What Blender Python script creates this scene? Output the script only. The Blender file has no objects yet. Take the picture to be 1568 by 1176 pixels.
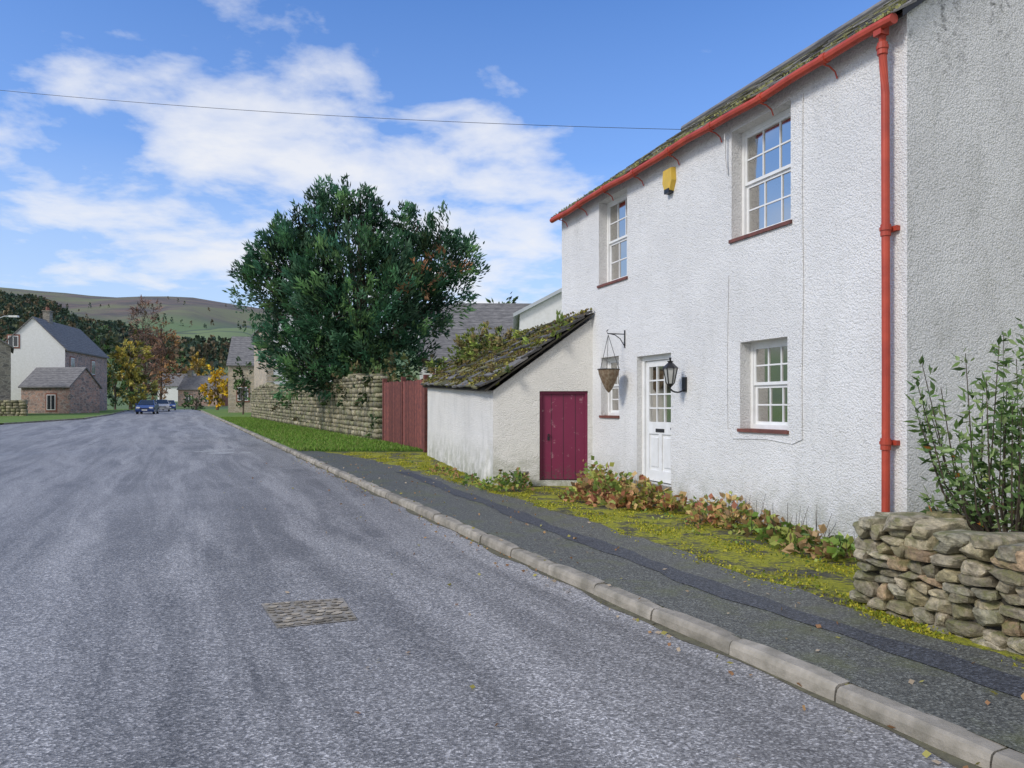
import bpy, bmesh, math, random
import numpy as np
from mathutils import Vector
random.seed(7); rng=np.random.default_rng(11)
S=bpy.context.scene
# ------------------------------------------------------------ node helpers
class NT:
    def __init__(s,tree): s.t=tree; s.n=tree.nodes; s.l=tree.links
    def add(s,typ,**kw):
        nd=s.n.new(typ); ins=kw.pop('i',{})
        for k,v in kw.items(): setattr(nd,k,v)
        for k,v in ins.items(): s.set(nd.inputs[k],v)
        return nd
    def set(s,sock,v):
        if isinstance(v,bpy.types.NodeSocket): s.l.new(v,sock)
        else: sock.default_value=v
    def math(s,op,a,b=0.0,c=None,clamp=False):
        nd=s.n.new('ShaderNodeMath'); nd.operation=op; nd.use_clamp=clamp
        s.set(nd.inputs[0],a); s.set(nd.inputs[1],b)
        if c is not None: s.set(nd.inputs[2],c)
        return nd.outputs[0]
    def vmath(s,op,a,b=(0,0,0)):
        nd=s.n.new('ShaderNodeVectorMath'); nd.operation=op
        s.set(nd.inputs[0],a); s.set(nd.inputs[1],b)
        return nd.outputs['Value'] if op=='DOT_PRODUCT' else nd.outputs[0]
    def mix(s,f,a,b,blend='MIX'):
        nd=s.n.new('ShaderNodeMix'); nd.data_type='RGBA'; nd.blend_type=blend
        s.set(nd.inputs[0],f)
        for k,v in ((6,a),(7,b)):
            if isinstance(v,tuple) and len(v)==3: v=v+(1,)
            s.set(nd.inputs[k],v)
        return nd.outputs[2]
    def ramp(s,f,pts):
        nd=s.n.new('ShaderNodeValToRGB'); e=nd.color_ramp.elements
        while len(e)<len(pts): e.new(.5)
        for el,(p,c) in zip(e,pts):
            el.position=p; el.color=(c,c,c,1) if not isinstance(c,tuple) else c+(1,)
        s.set(nd.inputs[0],f); return nd.outputs[0]
    def noise(s,v,scale,detail=4,rough=.55,dist=0):
        nd=s.n.new('ShaderNodeTexNoise'); s.set(nd.inputs['Vector'],v)
        nd.inputs['Scale'].default_value=scale; nd.inputs['Detail'].default_value=detail
        nd.inputs['Roughness'].default_value=rough; nd.inputs['Distortion'].default_value=dist
        return nd.outputs[0]
    def vor(s,v,scale,feature='F1',out='Distance',rnd=1):
        nd=s.n.new('ShaderNodeTexVoronoi'); nd.feature=feature; s.set(nd.inputs['Vector'],v)
        nd.inputs['Scale'].default_value=scale; nd.inputs['Randomness'].default_value=rnd
        return nd.outputs[out]
    def bump(s,h,strength,dist=.02,normal=None):
        nd=s.n.new('ShaderNodeBump'); nd.inputs['Strength'].default_value=strength
        nd.inputs['Distance'].default_value=dist; s.set(nd.inputs['Height'],h)
        if normal is not None: s.set(nd.inputs['Normal'],normal)
        return nd.outputs[0]
MATS={}
def newmat(name):
    m=bpy.data.materials.new(name); m.use_nodes=True
    t=NT(m.node_tree); t.n.clear()
    out=t.add('ShaderNodeOutputMaterial'); b=t.add('ShaderNodeBsdfPrincipled')
    t.l.new(b.outputs[0],out.inputs[0]); MATS[name]=m
    pos=t.add('ShaderNodeNewGeometry').outputs['Position']
    return m,t,b,pos,out
def simple(name,c1,c2=None,scale=5,rough=.7,bump=0,bscale=40,metal=0,col=False,spec=.4,detail=4,bd=.01,lo=.35,hi=.65):
    m,t,b,pos,out=newmat(name)
    c2=c2 or tuple(x*.8 for x in c1)
    c=t.mix(t.ramp(t.noise(pos,scale,detail),[(lo,0.),(hi,1.)]),c1,c2)
    if col:
        a=t.add('ShaderNodeAttribute',attribute_name='Col').outputs['Color']
        c=t.mix(1.,c,a,'MULTIPLY')
    t.set(b.inputs['Base Color'],c); b.inputs['Roughness'].default_value=rough
    b.inputs['Metallic'].default_value=metal; b.inputs['Specular IOR Level'].default_value=spec
    if bump: t.set(b.inputs['Normal'],t.bump(t.noise(pos,bscale,3),bump,bd))
    return m
# ------------------------------------------------------------ materials
def roughcast(name,tone,dirt,grime=.8,gs=.7,pits=.2):
    m,t,b,pos,out=newmat(name)
    big=t.noise(pos,.9,4,.6); z=t.add('ShaderNodeSeparateXYZ',i={0:pos}).outputs[2]
    c=t.mix(t.ramp(big,[(.35,0.),(.65,1.)]),tone,tuple(x*.90 for x in tone))
    stv=t.add('ShaderNodeMapping',i={'Vector':pos,'Scale':(1.6,1.6,.45)}).outputs[0]
    st=t.ramp(t.noise(stv,2.2,5,.65),[(.54,0.),(.75,1.)])
    c=t.mix(t.math('MULTIPLY',st,.4*dirt),c,(.42,.42,.38))
    base=t.math('MULTIPLY',t.ramp(z,[(.0,1.),(grime,0.)]),t.ramp(t.noise(pos,4,5,.65),[(.35,0.),(.6,1.)]))
    c=t.mix(t.math('MULTIPLY',base,gs),c,(.27,.28,.19))
    topz=t.math('MULTIPLY',t.ramp(t.math('MULTIPLY',z,.1),[(.43,0.),(.60,1.)]),t.ramp(t.noise(pos,14.,5,.75),[(.50,0.),(.62,1.)]))
    topz=t.math('MULTIPLY',topz,t.ramp(t.noise(stv,1.6,3),[(.42,0.),(.6,1.)]))
    c=t.mix(t.math('MULTIPLY',topz,.85*dirt,clamp=True),c,(.10,.10,.10))
    v=t.vor(pos,42); n=t.noise(pos,70,2,.6); n2=t.noise(pos,9,3)
    h=t.math('ADD',t.math('MULTIPLY',v,-.6),t.math('ADD',n,t.math('MULTIPLY',n2,.9)))
    pit=t.ramp(v,[(.0,0.),(.5,0.),(.8,1.)])
    c=t.mix(t.math('MULTIPLY',pit,pits),c,tuple(x*.45 for x in tone))
    t.set(b.inputs['Base Color'],c); b.inputs['Roughness'].default_value=.92
    b.inputs['Specular IOR Level'].default_value=.15
    t.set(b.inputs['Normal'],t.bump(h,.8,.021))
    return m
roughcast('render_front',(.83,.82,.80),.5)
roughcast('render_gable',(.82,.81,.80),1.0,pits=.32)
roughcast('render_cream',(.79,.765,.71),1.,1.3,.85,.15)
def asphalt(name,base,tracks):
    m,t,b,pos,out=newmat(name)
    rr=t.add('ShaderNodeMapping',i={'Vector':pos,'Rotation':(0,0,math.radians(-23.9))}).outputs[0]
    blot=t.noise(pos,.45,5,.62,.6)
    if tracks:
        st=t.add('ShaderNodeMapping',i={'Vector':rr,'Scale':(1.,.07,1.)}).outputs[0]
        trk=t.noise(st,1.2,5,.66,1.4)
        rx=t.add('ShaderNodeSeparateXYZ',i={0:rr}).outputs[0]
        wob=t.noise(t.add('ShaderNodeMapping',i={'Vector':rr,'Scale':(.25,.10,1.)}).outputs[0],1.,2)
        wave=t.math('SINE',t.math('MULTIPLY',t.math('ADD',rx,t.math('MULTIPLY',wob,3.2)),4.1))
        band=t.math('MULTIPLY',t.ramp(t.math('MULTIPLY_ADD',wave,.5,.5),[(.5,0.),(.9,1.)]),t.ramp(t.noise(st,2.5,5,.7),[(.38,0.),(.56,1.)]))
        c=t.mix(t.ramp(trk,[(.42,0.),(.58,1.)]),tuple(x*.72 for x in base),tuple(x*1.12 for x in base))
        c=t.mix(t.math('MULTIPLY',band,.7),c,tuple(x*1.6 for x in base))
        wave2=t.math('SINE',t.math('MULTIPLY',t.math('ADD',rx,t.math('MULTIPLY',wob,4.5)),7.3))
        dk=t.math('MULTIPLY',t.ramp(t.math('MULTIPLY_ADD',wave2,.5,.5),[(.75,0.),(1.,1.)]),t.ramp(blot,[(.43,0.),(.53,1.)]))
        c=t.mix(t.math('MULTIPLY',dk,.55),c,tuple(x*.58 for x in base))
    else: c=base+(1,)
    c=t.mix(t.math('MULTIPLY',t.ramp(blot,[(.42,0.),(.62,1.)]),.45),c,tuple(x*(1.35 if tracks else 1.15) for x in base))
    sp=t.vor(pos,85,out='Color')
    spv=t.add('ShaderNodeSeparateXYZ',i={0:sp}).outputs[0]
    f=t.ramp(spv,[(.0,.42),(.55,.88),(.8,1.2),(1.,2.1)])
    f2=t.ramp(t.noise(pos,28,3,.7),[(.3,.74),(.7,1.26)])
    c=t.mix(1.,c,f,'MULTIPLY'); c=t.mix(1.,c,f2,'MULTIPLY')
    if name=='asphalt_pavement':
        c=t.mix(t.math('MULTIPLY',t.ramp(t.noise(pos,1.3,6,.7),[(.5,0.),(.62,1.)]),.45),c,(.12,.13,.045))
    t.set(b.inputs['Base Color'],c); b.inputs['Roughness'].default_value=.54 if tracks else .62
    b.inputs['Specular IOR Level'].default_value=.5
    t.set(b.inputs['Normal'],t.bump(t.vor(pos,85),.5,.008))
    return m
asphalt('asphalt_road',(.245,.234,.220),True)
asphalt('asphalt_pavement',(.115,.116,.098),False)
asphalt('asphalt_patch',(.062,.066,.074),False)
simple('concrete_kerb',(.42,.38,.32),(.23,.21,.17),5,.85,.5,60,col=True)
simple('pale_patch',(.48,.48,.46),(.26,.26,.26),9,.8,.3,60)
simple('silt',(.10,.09,.06),(.16,.15,.09),14,.95,.5,50)
m,t,b,pos,out=newmat('moss_soil')
n=t.noise(pos,1.8,6,.68); n2=t.noise(pos,16,4,.7)
c=t.mix(t.ramp(n2,[(.35,0.),(.65,1.)]),(.045,.045,.03),(.13,.12,.07))
mo=t.mix(t.ramp(n2,[(.3,0.),(.7,1.)]),(.14,.16,.015),(.40,.38,.02))
c=t.mix(t.ramp(t.math('ADD',n,t.math('MULTIPLY',n2,.3)),[(.58,0.),(.68,1.)]),c,mo)
t.set(b.inputs['Base Color'],c); b.inputs['Roughness'].default_value=.95
t.set(b.inputs['Normal'],t.bump(t.noise(pos,45,4),.9,.03))
simple('grass_ground',(.10,.19,.03),(.16,.23,.05),3,.95,.8,30,bd=.03)
simple('field',(.13,.18,.06),(.19,.2,.09),.02,.95)
def leafmat(name,tr=.25,rough=.6):
    m,t,b,pos,out=newmat(name)
    a=t.add('ShaderNodeAttribute',attribute_name='Col').outputs['Color']
    t.set(b.inputs['Base Color'],a); b.inputs['Roughness'].default_value=rough; b.inputs['Specular IOR Level'].default_value=.25
    if tr:
        tl=t.add('ShaderNodeBsdfTranslucent',i={'Color':a})
        mx=t.add('ShaderNodeMixShader',i={0:tr}); t.l.new(b.outputs[0],mx.inputs[1]); t.l.new(tl.outputs[0],mx.inputs[2])
        t.l.new(mx.outputs[0],out.inputs[0])
    return m
leafmat('leaf'); leafmat('leaf_far',0,.8)
simple('bark',(.10,.075,.05),(.05,.04,.03),8,.9,.6,30)
m,t,b,pos,out=newmat('stone_col')
a=t.add('ShaderNodeAttribute',attribute_name='Col').outputs['Color']
k1=t.ramp(t.noise(pos,13,5,.7),[(.32,(.42,.40,.34)),(.50,(.92,.90,.84)),(.66,(1.45,1.40,1.25))])
c=t.mix(1.,a,k1,'MULTIPLY')
nz_=t.add('ShaderNodeSeparateXYZ',i={0:t.add('ShaderNodeNewGeometry').outputs['Normal']}).outputs[2]
ms=t.math('MULTIPLY',t.ramp(t.noise(pos,7,5,.7),[(.47,0.),(.58,1.)]),t.ramp(nz_,[(.0,.35),(.7,.8)]))
c=t.mix(ms,c,(.15,.15,.05))
t.set(b.inputs['Base Color'],c); b.inputs['Roughness'].default_value=.93
t.set(b.inputs['Normal'],t.bump(t.noise(pos,26,5,.7),1.,.022))
simple('wall_core',(.05,.045,.035),None,5,.95)
simple('slate_col',(1,1,1),(.5,.5,.5),6,.8,.6,30,col=True)
simple('white_paint',(.80,.80,.79),(.72,.72,.70),6,.45)
simple('gutter_red',(.50,.075,.04),(.36,.05,.03),4,.5,.15,20)
simple('sill_dark',(.20,.07,.05),(.12,.05,.04),9,.6)
simple('black_metal',(.02,.02,.022),None,6,.4)
simple('dark_inside',(.012,.014,.015),None,6,.9)
simple('curtain',(.46,.47,.48),(.30,.31,.33),3,.9)
simple('yellow_box',(.72,.47,.06),(.6,.4,.06),6,.5)
simple('lamp_glass',(.5,.5,.47),None,6,.15)
simple('coir',(.16,.10,.06),(.28,.22,.15),22,.95,.8,40)
simple('gate_wood',(.24,.075,.055),(.13,.045,.04),10,.75,.4,30,col=True)
simple('stone_step',(.3,.28,.24),(.2,.19,.16),8,.9,.4,30)
simple('pale_roof',(.5,.53,.56),(.42,.45,.48),2,.6)
simple('brick_red',(.3,.13,.09),(.22,.1,.08),12,.9,.4,30)
m,t,b,pos,out=newmat('plum_paint')
e=t.ramp(t.noise(pos,7,6,.7),[(.60,0.),(.67,1.)])
c=t.mix(t.noise(pos,2,4),(.21,.013,.06),(.14,.010,.04))
zz=t.add('ShaderNodeSeparateXYZ',i={0:pos}).outputs[2]
e2=t.math('MULTIPLY',t.ramp(t.noise(pos,20,6,.75),[(.50,0.),(.58,1.)]),t.ramp(zz,[(.2,1.),(.55,0.)]))
c=t.mix(t.math('MULTIPLY',e,.5),c,(.42,.25,.27)); c=t.mix(e2,c,(.09,.05,.05))
t.set(b.inputs['Base Color'],c); b.inputs['Roughness'].default_value=.5
m,t,b,pos,out=newmat('glass')
tr=t.add('ShaderNodeBsdfTransparent',i={'Color':(.68,.71,.70,1)}); gl=t.add('ShaderNodeBsdfGlossy',i={'Roughness':.08,'Color':(.62,.60,.56,1)})
fr=t.add('ShaderNodeFresnel',i={'IOR':1.45}).outputs[0]
mx=t.add('ShaderNodeMixShader',i={0:fr}); t.l.new(tr.outputs[0],mx.inputs[1]); t.l.new(gl.outputs[0],mx.inputs[2]); t.l.new(mx.outputs[0],out.inputs[0])
def farstone(name,c1,c2,sc,mort=(.33,.31,.27)):
    m,t,b,pos,out=newmat(name)
    p=t.add('ShaderNodeMapping',i={'Vector':pos,'Scale':(1,1,1.8)}).outputs[0]
    cc=t.add('ShaderNodeSeparateXYZ',i={0:t.vor(p,sc,out='Color')}).outputs[0]
    ed=t.ramp(t.vor(p,sc,'DISTANCE_TO_EDGE'),[(.0,0.),(.09,1.)])
    c=t.mix(cc,c1,c2); c=t.mix(ed,mort,c); c=t.mix(1.,c,t.ramp(t.noise(pos,sc*5,4,.7),[(.3,.7),(.7,1.3)]),'MULTIPLY')
    t.set(b.inputs['Base Color'],c); b.inputs['Roughness'].default_value=.9
farstone('stone_red',(.46,.28,.22),(.20,.16,.15),2.4,(.42,.38,.34))
farstone('stone_grey',(.28,.25,.21),(.14,.13,.12),2.2)
farstone('stone_buff',(.52,.42,.30),(.32,.27,.21),2.2,(.44,.40,.33))
m,t,b,pos,out=newmat('slate_far')
z=t.add('ShaderNodeSeparateXYZ',i={0:pos}).outputs[2]
row=t.math('FRACT',t.math('MULTIPLY',z,4.))
bn=t.add('ShaderNodeMapping',i={'Vector':pos,'Scale':(1,1,5)}).outputs[0]
c=t.mix(t.ramp(t.noise(bn,2.2,4,.7),[(.35,0.),(.65,1.)]),(.11,.108,.11),(.25,.24,.235))
c=t.mix(t.ramp(row,[(.0,.75),(.25,0.)]),c,(.05,.05,.05))
t.set(b.inputs['Base Color'],c); b.inputs['Roughness'].default_value=.85
m,t,b,pos,out=newmat('hillside')
sx=t.add('ShaderNodeSeparateXYZ',i={0:pos}); z=sx.outputs[2]
n1=t.noise(pos,.005,6,.6); n2=t.noise(pos,.022,6,.72)
flat=t.add('ShaderNodeMapping',i={'Vector':pos,'Scale':(1,.45,1)}).outputs[0]
fld=t.add('ShaderNodeSeparateXYZ',i={0:t.vor(flat,.011,out='Color')}).outputs[0]
hed=t.ramp(t.vor(flat,.011,'DISTANCE_TO_EDGE'),[(.0,1.),(.05,0.)])
fc=t.mix(fld,(.07,.14,.025),(.18,.23,.06)); fc=t.mix(t.math('MULTIPLY',hed,.9),fc,(.03,.05,.02))
moor=t.mix(t.ramp(n2,[(.40,0.),(.60,1.)]),(.155,.105,.065),(.065,.055,.035))
moor=t.mix(t.ramp(n1,[(.46,0.),(.56,1.)]),moor,(.15,.155,.05))
zz=t.math('ADD',t.math('MULTIPLY',z,.004),t.math('MULTIPLY',n1,.35))
c=t.mix(t.ramp(zz,[(.50,0.),(.60,1.)]),fc,moor)
c=t.mix(.08,c,(.34,.36,.46))  # aerial haze painted in as a faint blue-grey mix
t.set(b.inputs['Base Color'],c); b.inputs['Roughness'].default_value=.95
simple('car_blue',(.02,.06,.22),None,3,.25,spec=.6); simple('car_silver',(.45,.46,.48),None,3,.3); simple('tyre',(.02,.02,.02),None,3,.8)
simple('car_glass',(.03,.035,.04),None,3,.08,spec=.8); simple('headlight',(.75,.75,.75),None,3,.15)
simple('plate',(.75,.75,.7),None,3,.5); simple('cable',(.05,.05,.05),None,3,.6)
# ------------------------------------------------------------ mesh helpers
def empty(name,loc=(0,0,0)):
    o=bpy.data.objects.new(name,None); S.collection.objects.link(o); o.location=(0,0,0); return o
ID=lambda x,y,z:(x,y,z)
class MB:
    def __init__(s): s.V=[];s.F=[];s.M=[];s.C=[]
    def add(s,vs,fs,mi=0,col=(1,1,1)):
        o=len(s.V); s.V+= [tuple(v) for v in vs]; s.C+=[tuple(col)+(1,)]*len(vs)
        for f in fs: s.F.append(tuple(i+o for i in f)); s.M.append(mi)
    def quad(s,pts,mi=0,col=(1,1,1)): s.add(pts,[tuple(range(len(pts)))],mi,col)
    def box(s,x0,x1,y0,y1,z0,z1,mi=0,T=ID,col=(1,1,1)):
        vs=[T(x,y,z) for x in (x0,x1) for y in (y0,y1) for z in (z0,z1)]
        s.add(vs,[(0,1,3,2),(4,6,7,5),(0,4,5,1),(2,3,7,6),(0,2,6,4),(1,5,7,3)],mi,col)
    def tube(s,pts,r,n=8,mi=0,col=(1,1,1),cap=True):
        pts=[Vector(p) for p in pts]; rs=r if isinstance(r,(list,tuple)) else [r]*len(pts)
        o=[];
        for i,p in enumerate(pts):
            d=(pts[min(i+1,len(pts)-1)]-pts[max(i-1,0)]).normalized()
            u=d.cross(Vector((0,0,1)));
            if u.length<.05: u=d.cross(Vector((0,1,0)))
            u.normalize(); w=d.cross(u)
            o+=[p+(u*math.cos(a)+w*math.sin(a))*rs[i] for a in [2*math.pi*k/n for k in range(n)]]
        fs=[]
        for i in range(len(pts)-1):
            for k in range(n): fs.append((i*n+k,i*n+(k+1)%n,(i+1)*n+(k+1)%n,(i+1)*n+k))
        if cap: fs.append(tuple(range(n))); fs.append(tuple((len(pts)-1)*n+k for k in range(n)))
        s.add(o,fs,mi,col)
    def build(s,name,mats,parent=None,smooth=False):
        me=bpy.data.meshes.new(name); me.from_pydata(s.V,[],s.F)
        for m in mats: me.materials.append(MATS[m])
        me.polygons.foreach_set('material_index',s.M)
        a=me.attributes.new('Col','FLOAT_COLOR','POINT'); a.data.foreach_set('color',np.array(s.C,dtype=np.float32).ravel())
        if smooth: me.polygons.foreach_set('use_smooth',[True]*len(s.F))
        me.update()
        o=bpy.data.objects.new(name,me); S.collection.objects.link(o)
        if parent: o.parent=parent
        return o
def unit(v): return v/np.maximum(np.linalg.norm(v,axis=1,keepdims=True),1e-6)
def leafmesh(name,P,D,L,W,C,parent=None,mat='leaf'):
    N=len(P); D=unit(D); R=rng.normal(size=(N,3)); Sd=unit(np.cross(D,R))
    L=np.broadcast_to(np.asarray(L,float),(N,))[:,None]; W=np.broadcast_to(np.asarray(W,float),(N,))[:,None]
    V=np.stack([P,P+D*L*.45+Sd*W/2,P+D*L,P+D*L*.45-Sd*W/2],1).reshape(-1,3)
    F=np.arange(N*4).reshape(N,4)
    me=bpy.data.meshes.new(name); me.from_pydata(V.tolist(),[],F.tolist()); me.materials.append(MATS[mat])
    cc=np.ones((N,4,4),np.float32); cc[:,:,:3]=np.clip(C,0,1)[:,None,:]
    a=me.attributes.new('Col','FLOAT_COLOR','POINT'); a.data.foreach_set('color',cc.ravel())
    o=bpy.data.objects.new(name,me); S.collection.objects.link(o)
    if parent: o.parent=parent
    return o
def g(y):
    return 0. if y<8 else .012*(min(y,100)-8)
def gv(y): return .012*(np.clip(y,8,100)-8)
KX=lambda y:3.8-.443*y
def W(x,y): return (x-784)/1178*y
# ------------------------------------------------------------ ground, road
xs=[-3000,-800,-300,-120,-60,0,60,120,300,800,3000]; ys=[-200,-40,8,40,100,200,600,3000]
mb=MB(); vs=[(x,y,g(y)-.16) for y in ys for x in xs]; nx=len(xs)
mb.add(vs,[(j*nx+i,j*nx+i+1,(j+1)*nx+i+1,(j+1)*nx+i) for j in range(len(ys)-1) for i in range(nx-1)])
mb.build('ground',['field'])
LK=[(-40,-34),(-8,-34),(8,-34),(20,-33.4),(50,-33),(62,-34.5),(78,-40.5),(100,-50),(140,-67),(200,-94)]
mb=MB(); fs=[]; vs=[]
for y,x in LK: vs+=[(x,y,g(y)-.1),(KX(y),y,g(y)-.1)]
mb.add(vs,[(2*i,2*i+1,2*i+3,2*i+2) for i in range(len(LK)-1)]); mb.build('road',['asphalt_road'])
def strip(name,rows,mat,dz):
    mb=MB(); vs=[]
    for y,a,b_ in rows: vs+=[(a,y,g(y)+dz),(b_,y,g(y)+dz)]
    mb.add(vs,[(2*i,2*i+1,2*i+3,2*i+2) for i in range(len(rows)-1)]); return mb.build(name,[mat])
yr=[-8,3,8,12,16,20,24]
strip('mossy_verge',[(y,KX(y)+.1,22) for y in yr],'moss_soil',-.012)
strip('grass_verge',[(y,KX(y)+.1,60) for y in (24,30,50,62,100,140)],'grass_ground',-.008)
strip('grass_verge',[(y,-220,x) for y,x in LK],'grass_ground',0)
offs=[(-8,1.5),(3,1.5),(5,1.5),(6.5,1.6),(8,1.75),(10,1.9),(13,1.95),(16,1.9),(19,1.75),(21.5,1.5),(23.5,1.0),(25.5,.35)]
def off_(y): return float(np.interp(y,[o[0] for o in offs],[o[1] for o in offs]))
yy=list(np.arange(-8,25.6,.25))
strip('pavement',[(y,KX(y)+.13,KX(y)+off_(y)+.06*math.sin(y*3.1)+.04*math.sin(y*7.7)+.03*math.sin(y*13)) for y in yy],'asphalt_pavement',.0)
pr=[]
y=-4
while y<17.5:
    c_=1.0+max(0,(y-7))*.045+.03*math.sin(y*1.7); w=.15+.03*math.sin(y*2.9+1)+.02*math.sin(y*9.1)
    pr.append((y,KX(y)+c_-w,KX(y)+c_+w)); y+=.2
strip('tarmac_patch',pr,'asphalt_patch',.005)
pr=[]; y=-3
while y<60:
    w=.05+.035*math.sin(y*2.3)+.03*math.sin(y*5.9)+.02*random.random(); pr.append((y,KX(y)-.0-max(w,.015),KX(y)+.01)); y+=.22
strip('silt_line',pr,'silt',-.096)
mb=MB()
for (x0,y0,l,w) in ((-9.9,26.0,1.1,.28),(-9.3,24.6,1.0,.3),(-8.6,24.9,.7,.16),(-10.1,25.2,.7,.18)):
    n=18; ring=[]
    for q in range(n):
        a=q*6.283/n; r=random.uniform(.65,1.1); ring.append((x0+math.cos(a)*l*.5*r,y0+math.sin(a)*w*1.6*r,g(y0+math.sin(a)*w*1.6*r)-.096))
    mb.quad(ring)
mb.build('pale_road_patches',['pale_patch'])  # irregular pale patches laid just above the road surface
def kerb(name,p0,p1,side,gap=.008,L=.92):
    mb=MB(); d=Vector((p1[0]-p0[0],p1[1]-p0[1],0)); n=int(d.length/L); u=d.normalized(); w=Vector((-u.y,u.x,0))*side
    for i in range(n):
        a=Vector((p0[0],p0[1],0))+u*(i*L+gap); b_=a+u*(L-2*gap)
        col=random.uniform(.72,1.12); k=random.uniform(-.006,.006); j0,j1=random.uniform(-.012,.012),random.uniform(-.012,.012)
        prof=[(0,-.16),(.0,-.04),(.010,-.012),(.03,.003),(.135,.006),(.15,-.004),(.15,-.16)]
        vs=[]; m=len(prof); ns=5
        for q_ in range(ns):
            f=q_/(ns-1); q=a.lerp(b_,f); jj=j0+(j1-j0)*f+random.uniform(-.004,.004)
            for x,z in prof:
                e_=.008 if q_ in (0,ns-1) and z>-.1 else 0
                p=q+w*(x+jj+(e_ if x<.07 else -e_)); vs.append((p.x,p.y,g(q.y)+z+k-e_+random.uniform(-.002,.002)))
        fs=[(s_*m+t_,s_*m+(t_+1)%m,(s_+1)*m+(t_+1)%m,(s_+1)*m+t_) for s_ in range(ns-1) for t_ in range(m)]+[tuple(range(m)),tuple(range((ns-1)*m,ns*m))]
        mb.add(vs,fs,0,(col,col*.99,col*.96))
    return mb.build(name,['concrete_kerb'])
kerb('kerb',(KX(-4),-4),(KX(100),100),-1)
mb_k=[kerb('kerb',(x0,y0),(x1,y1),1) for (y0,x0),(y1,x1) in zip(LK[2:7],LK[3:8])]
bpy.ops.object.select_all(action='DESELECT')
for o in mb_k: o.select_set(True)
bpy.context.view_layer.objects.active=mb_k[0]; bpy.ops.object.join()
# inspection cover
k=1.0625
cs=[(-2.03,6.22),(-1.41,6.41),(-1.15,5.75),(-1.69,5.54)]; cs=[(a*k,b_*k) for a,b_ in cs]
mb=MB(); cx=sum(a for a,b_ in cs)/4; cy=sum(b_ for a,b_ in cs)/4
mb.quad([(a,b_,-.095) for a,b_ in cs],0,(.8,.8,.8))
def cov(u,v): return Vector(cs[0]).lerp(Vector(cs[1]),u).lerp(Vector(cs[3]).lerp(Vector(cs[2]),u),v)
for i in range(10):
    for j in range(8):
        fu=(i+.5+random.uniform(-.3,.3)+(.3 if j%2 else -.1))/10.3; fv=(j+.5+random.uniform(-.25,.25))/8
        fu=min(max(fu,.06),.94); fv=min(max(fv,.07),.93); a=cov(fu,fv)
        r=random.uniform(.02,.044); n=6; ph=random.random()*6
        ring=[(a.x+math.cos(ph+q*6.283/n)*r*random.uniform(.75,1.2),a.y+math.sin(ph+q*6.283/n)*r*random.uniform(.75,1.1),-.089) for q in range(n)]
        cc=random.uniform(.4,1.35); mb.add(ring+[(a.x,a.y,-.086)],[(q,(q+1)%n,n) for q in range(n)],0,(cc,cc*.95,cc*.86))
mb.build('manhole_cover',['concrete_kerb'])
# ------------------------------------------------------------ house
O=Vector((4.0,7.79)); d=Vector((-.3354,.9421)); nrm=Vector((-.9421,-.3354))
def H(s,p,z):
    q=O+d*s+nrm*p; return (q.x,q.y,z)
HL=8.82; EZ=5.62; HD=6.0; RZ=7.72
house=empty('white_rendered_house')
ops={'uw1':(1.74,2.94,3.87,5.36),'lw':(1.80,2.75,1.29,2.46),'uw2':(5.95,7.06,3.85,5.42),'door':(4.51,5.60,.34,2.44),'sw':(6.26,6.97,1.42,2.5)}
mb=MB()
sb=sorted({0,HL}|{v for o in ops.values() for v in o[:2]}); zb=sorted({-.3,EZ}|{v for o in ops.values() for v in o[2:]})
for i in range(len(sb)-1):
    for j in range(len(zb)-1):
        sc,zc=(sb[i]+sb[i+1])/2,(zb[j]+zb[j+1])/2
        if any(a<sc<b_ and c<zc<e for a,b_,c,e in ops.values()): continue
        mb.quad([H(sb[i],0,zb[j]),H(sb[i+1],0,zb[j]),H(sb[i+1],0,zb[j+1]),H(sb[i],0,zb[j+1])],0)
for a,b_,c,e in ops.values():
    for q in ([(a,0,c),(a,0,e),(a,-.3,e),(a,-.3,c)],[(b_,0,c),(b_,0,e),(b_,-.3,e),(b_,-.3,c)],[(a,0,e),(b_,0,e),(b_,-.3,e),(a,-.3,e)],[(a,0,c),(b_,0,c),(b_,-.3,c),(a,-.3,c)]):
        mb.quad([H(*v) for v in q],0)
for s_ in (0,HL): mb.quad([H(s_,0,-.3),H(s_,-HD,-.3),H(s_,-HD,EZ),H(s_,-HD/2,RZ),H(s_,0,EZ)],1)
mb.quad([H(0,-HD,-.3),H(HL,-HD,-.3),H(HL,-HD,EZ),H(0,-HD,EZ)],1)
mb.build('walls',['render_front','render_gable'],house)
mb=MB()
def slateroof(mb,F,L,Wd,cs_,rs_,mi=0,mossy=.3,th=.018,jit=.01,lo=.07,hi=.19):
    nr=int(Wd/rs_)
    for r in range(nr+1):
        v0=r*rs_-.03; x=-random.uniform(0,cs_)
        while x<L:
            w=cs_*random.uniform(.7,1.3); x1=min(x+w,L); x0=max(x,0)
            if x1-x0>.05:
                v1=min(v0+rs_*1.25,Wd); a=random.uniform(0,jit)
                if random.random()<mossy: q=random.uniform(lo*1.3,hi*1.1); col=(q,q*.95,q*.45)
                else:
                    q=random.uniform(lo,hi); col=(q*1.05,q*1.0,q*.95)
                vs=[F(x0+.004,v0+random.uniform(-.02,.02),.025+a),F(x1-.004,v0+random.uniform(-.02,.02),.025+a),F(x1-.004,v1,.0),F(x0+.004,v1,.0),
                    F(x0+.004,v0,.025+a+th),F(x1-.004,v0,.025+a+th),F(x1-.004,v1,th),F(x0+.004,v1,th)]
                mb.add(vs,[(0,3,2,1),(4,5,6,7),(0,1,5,4),(1,2,6,5),(2,3,7,6),(3,0,4,7)],mi,col)
            x+=w
ang=math.atan2(RZ-EZ,HD/2)
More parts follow.
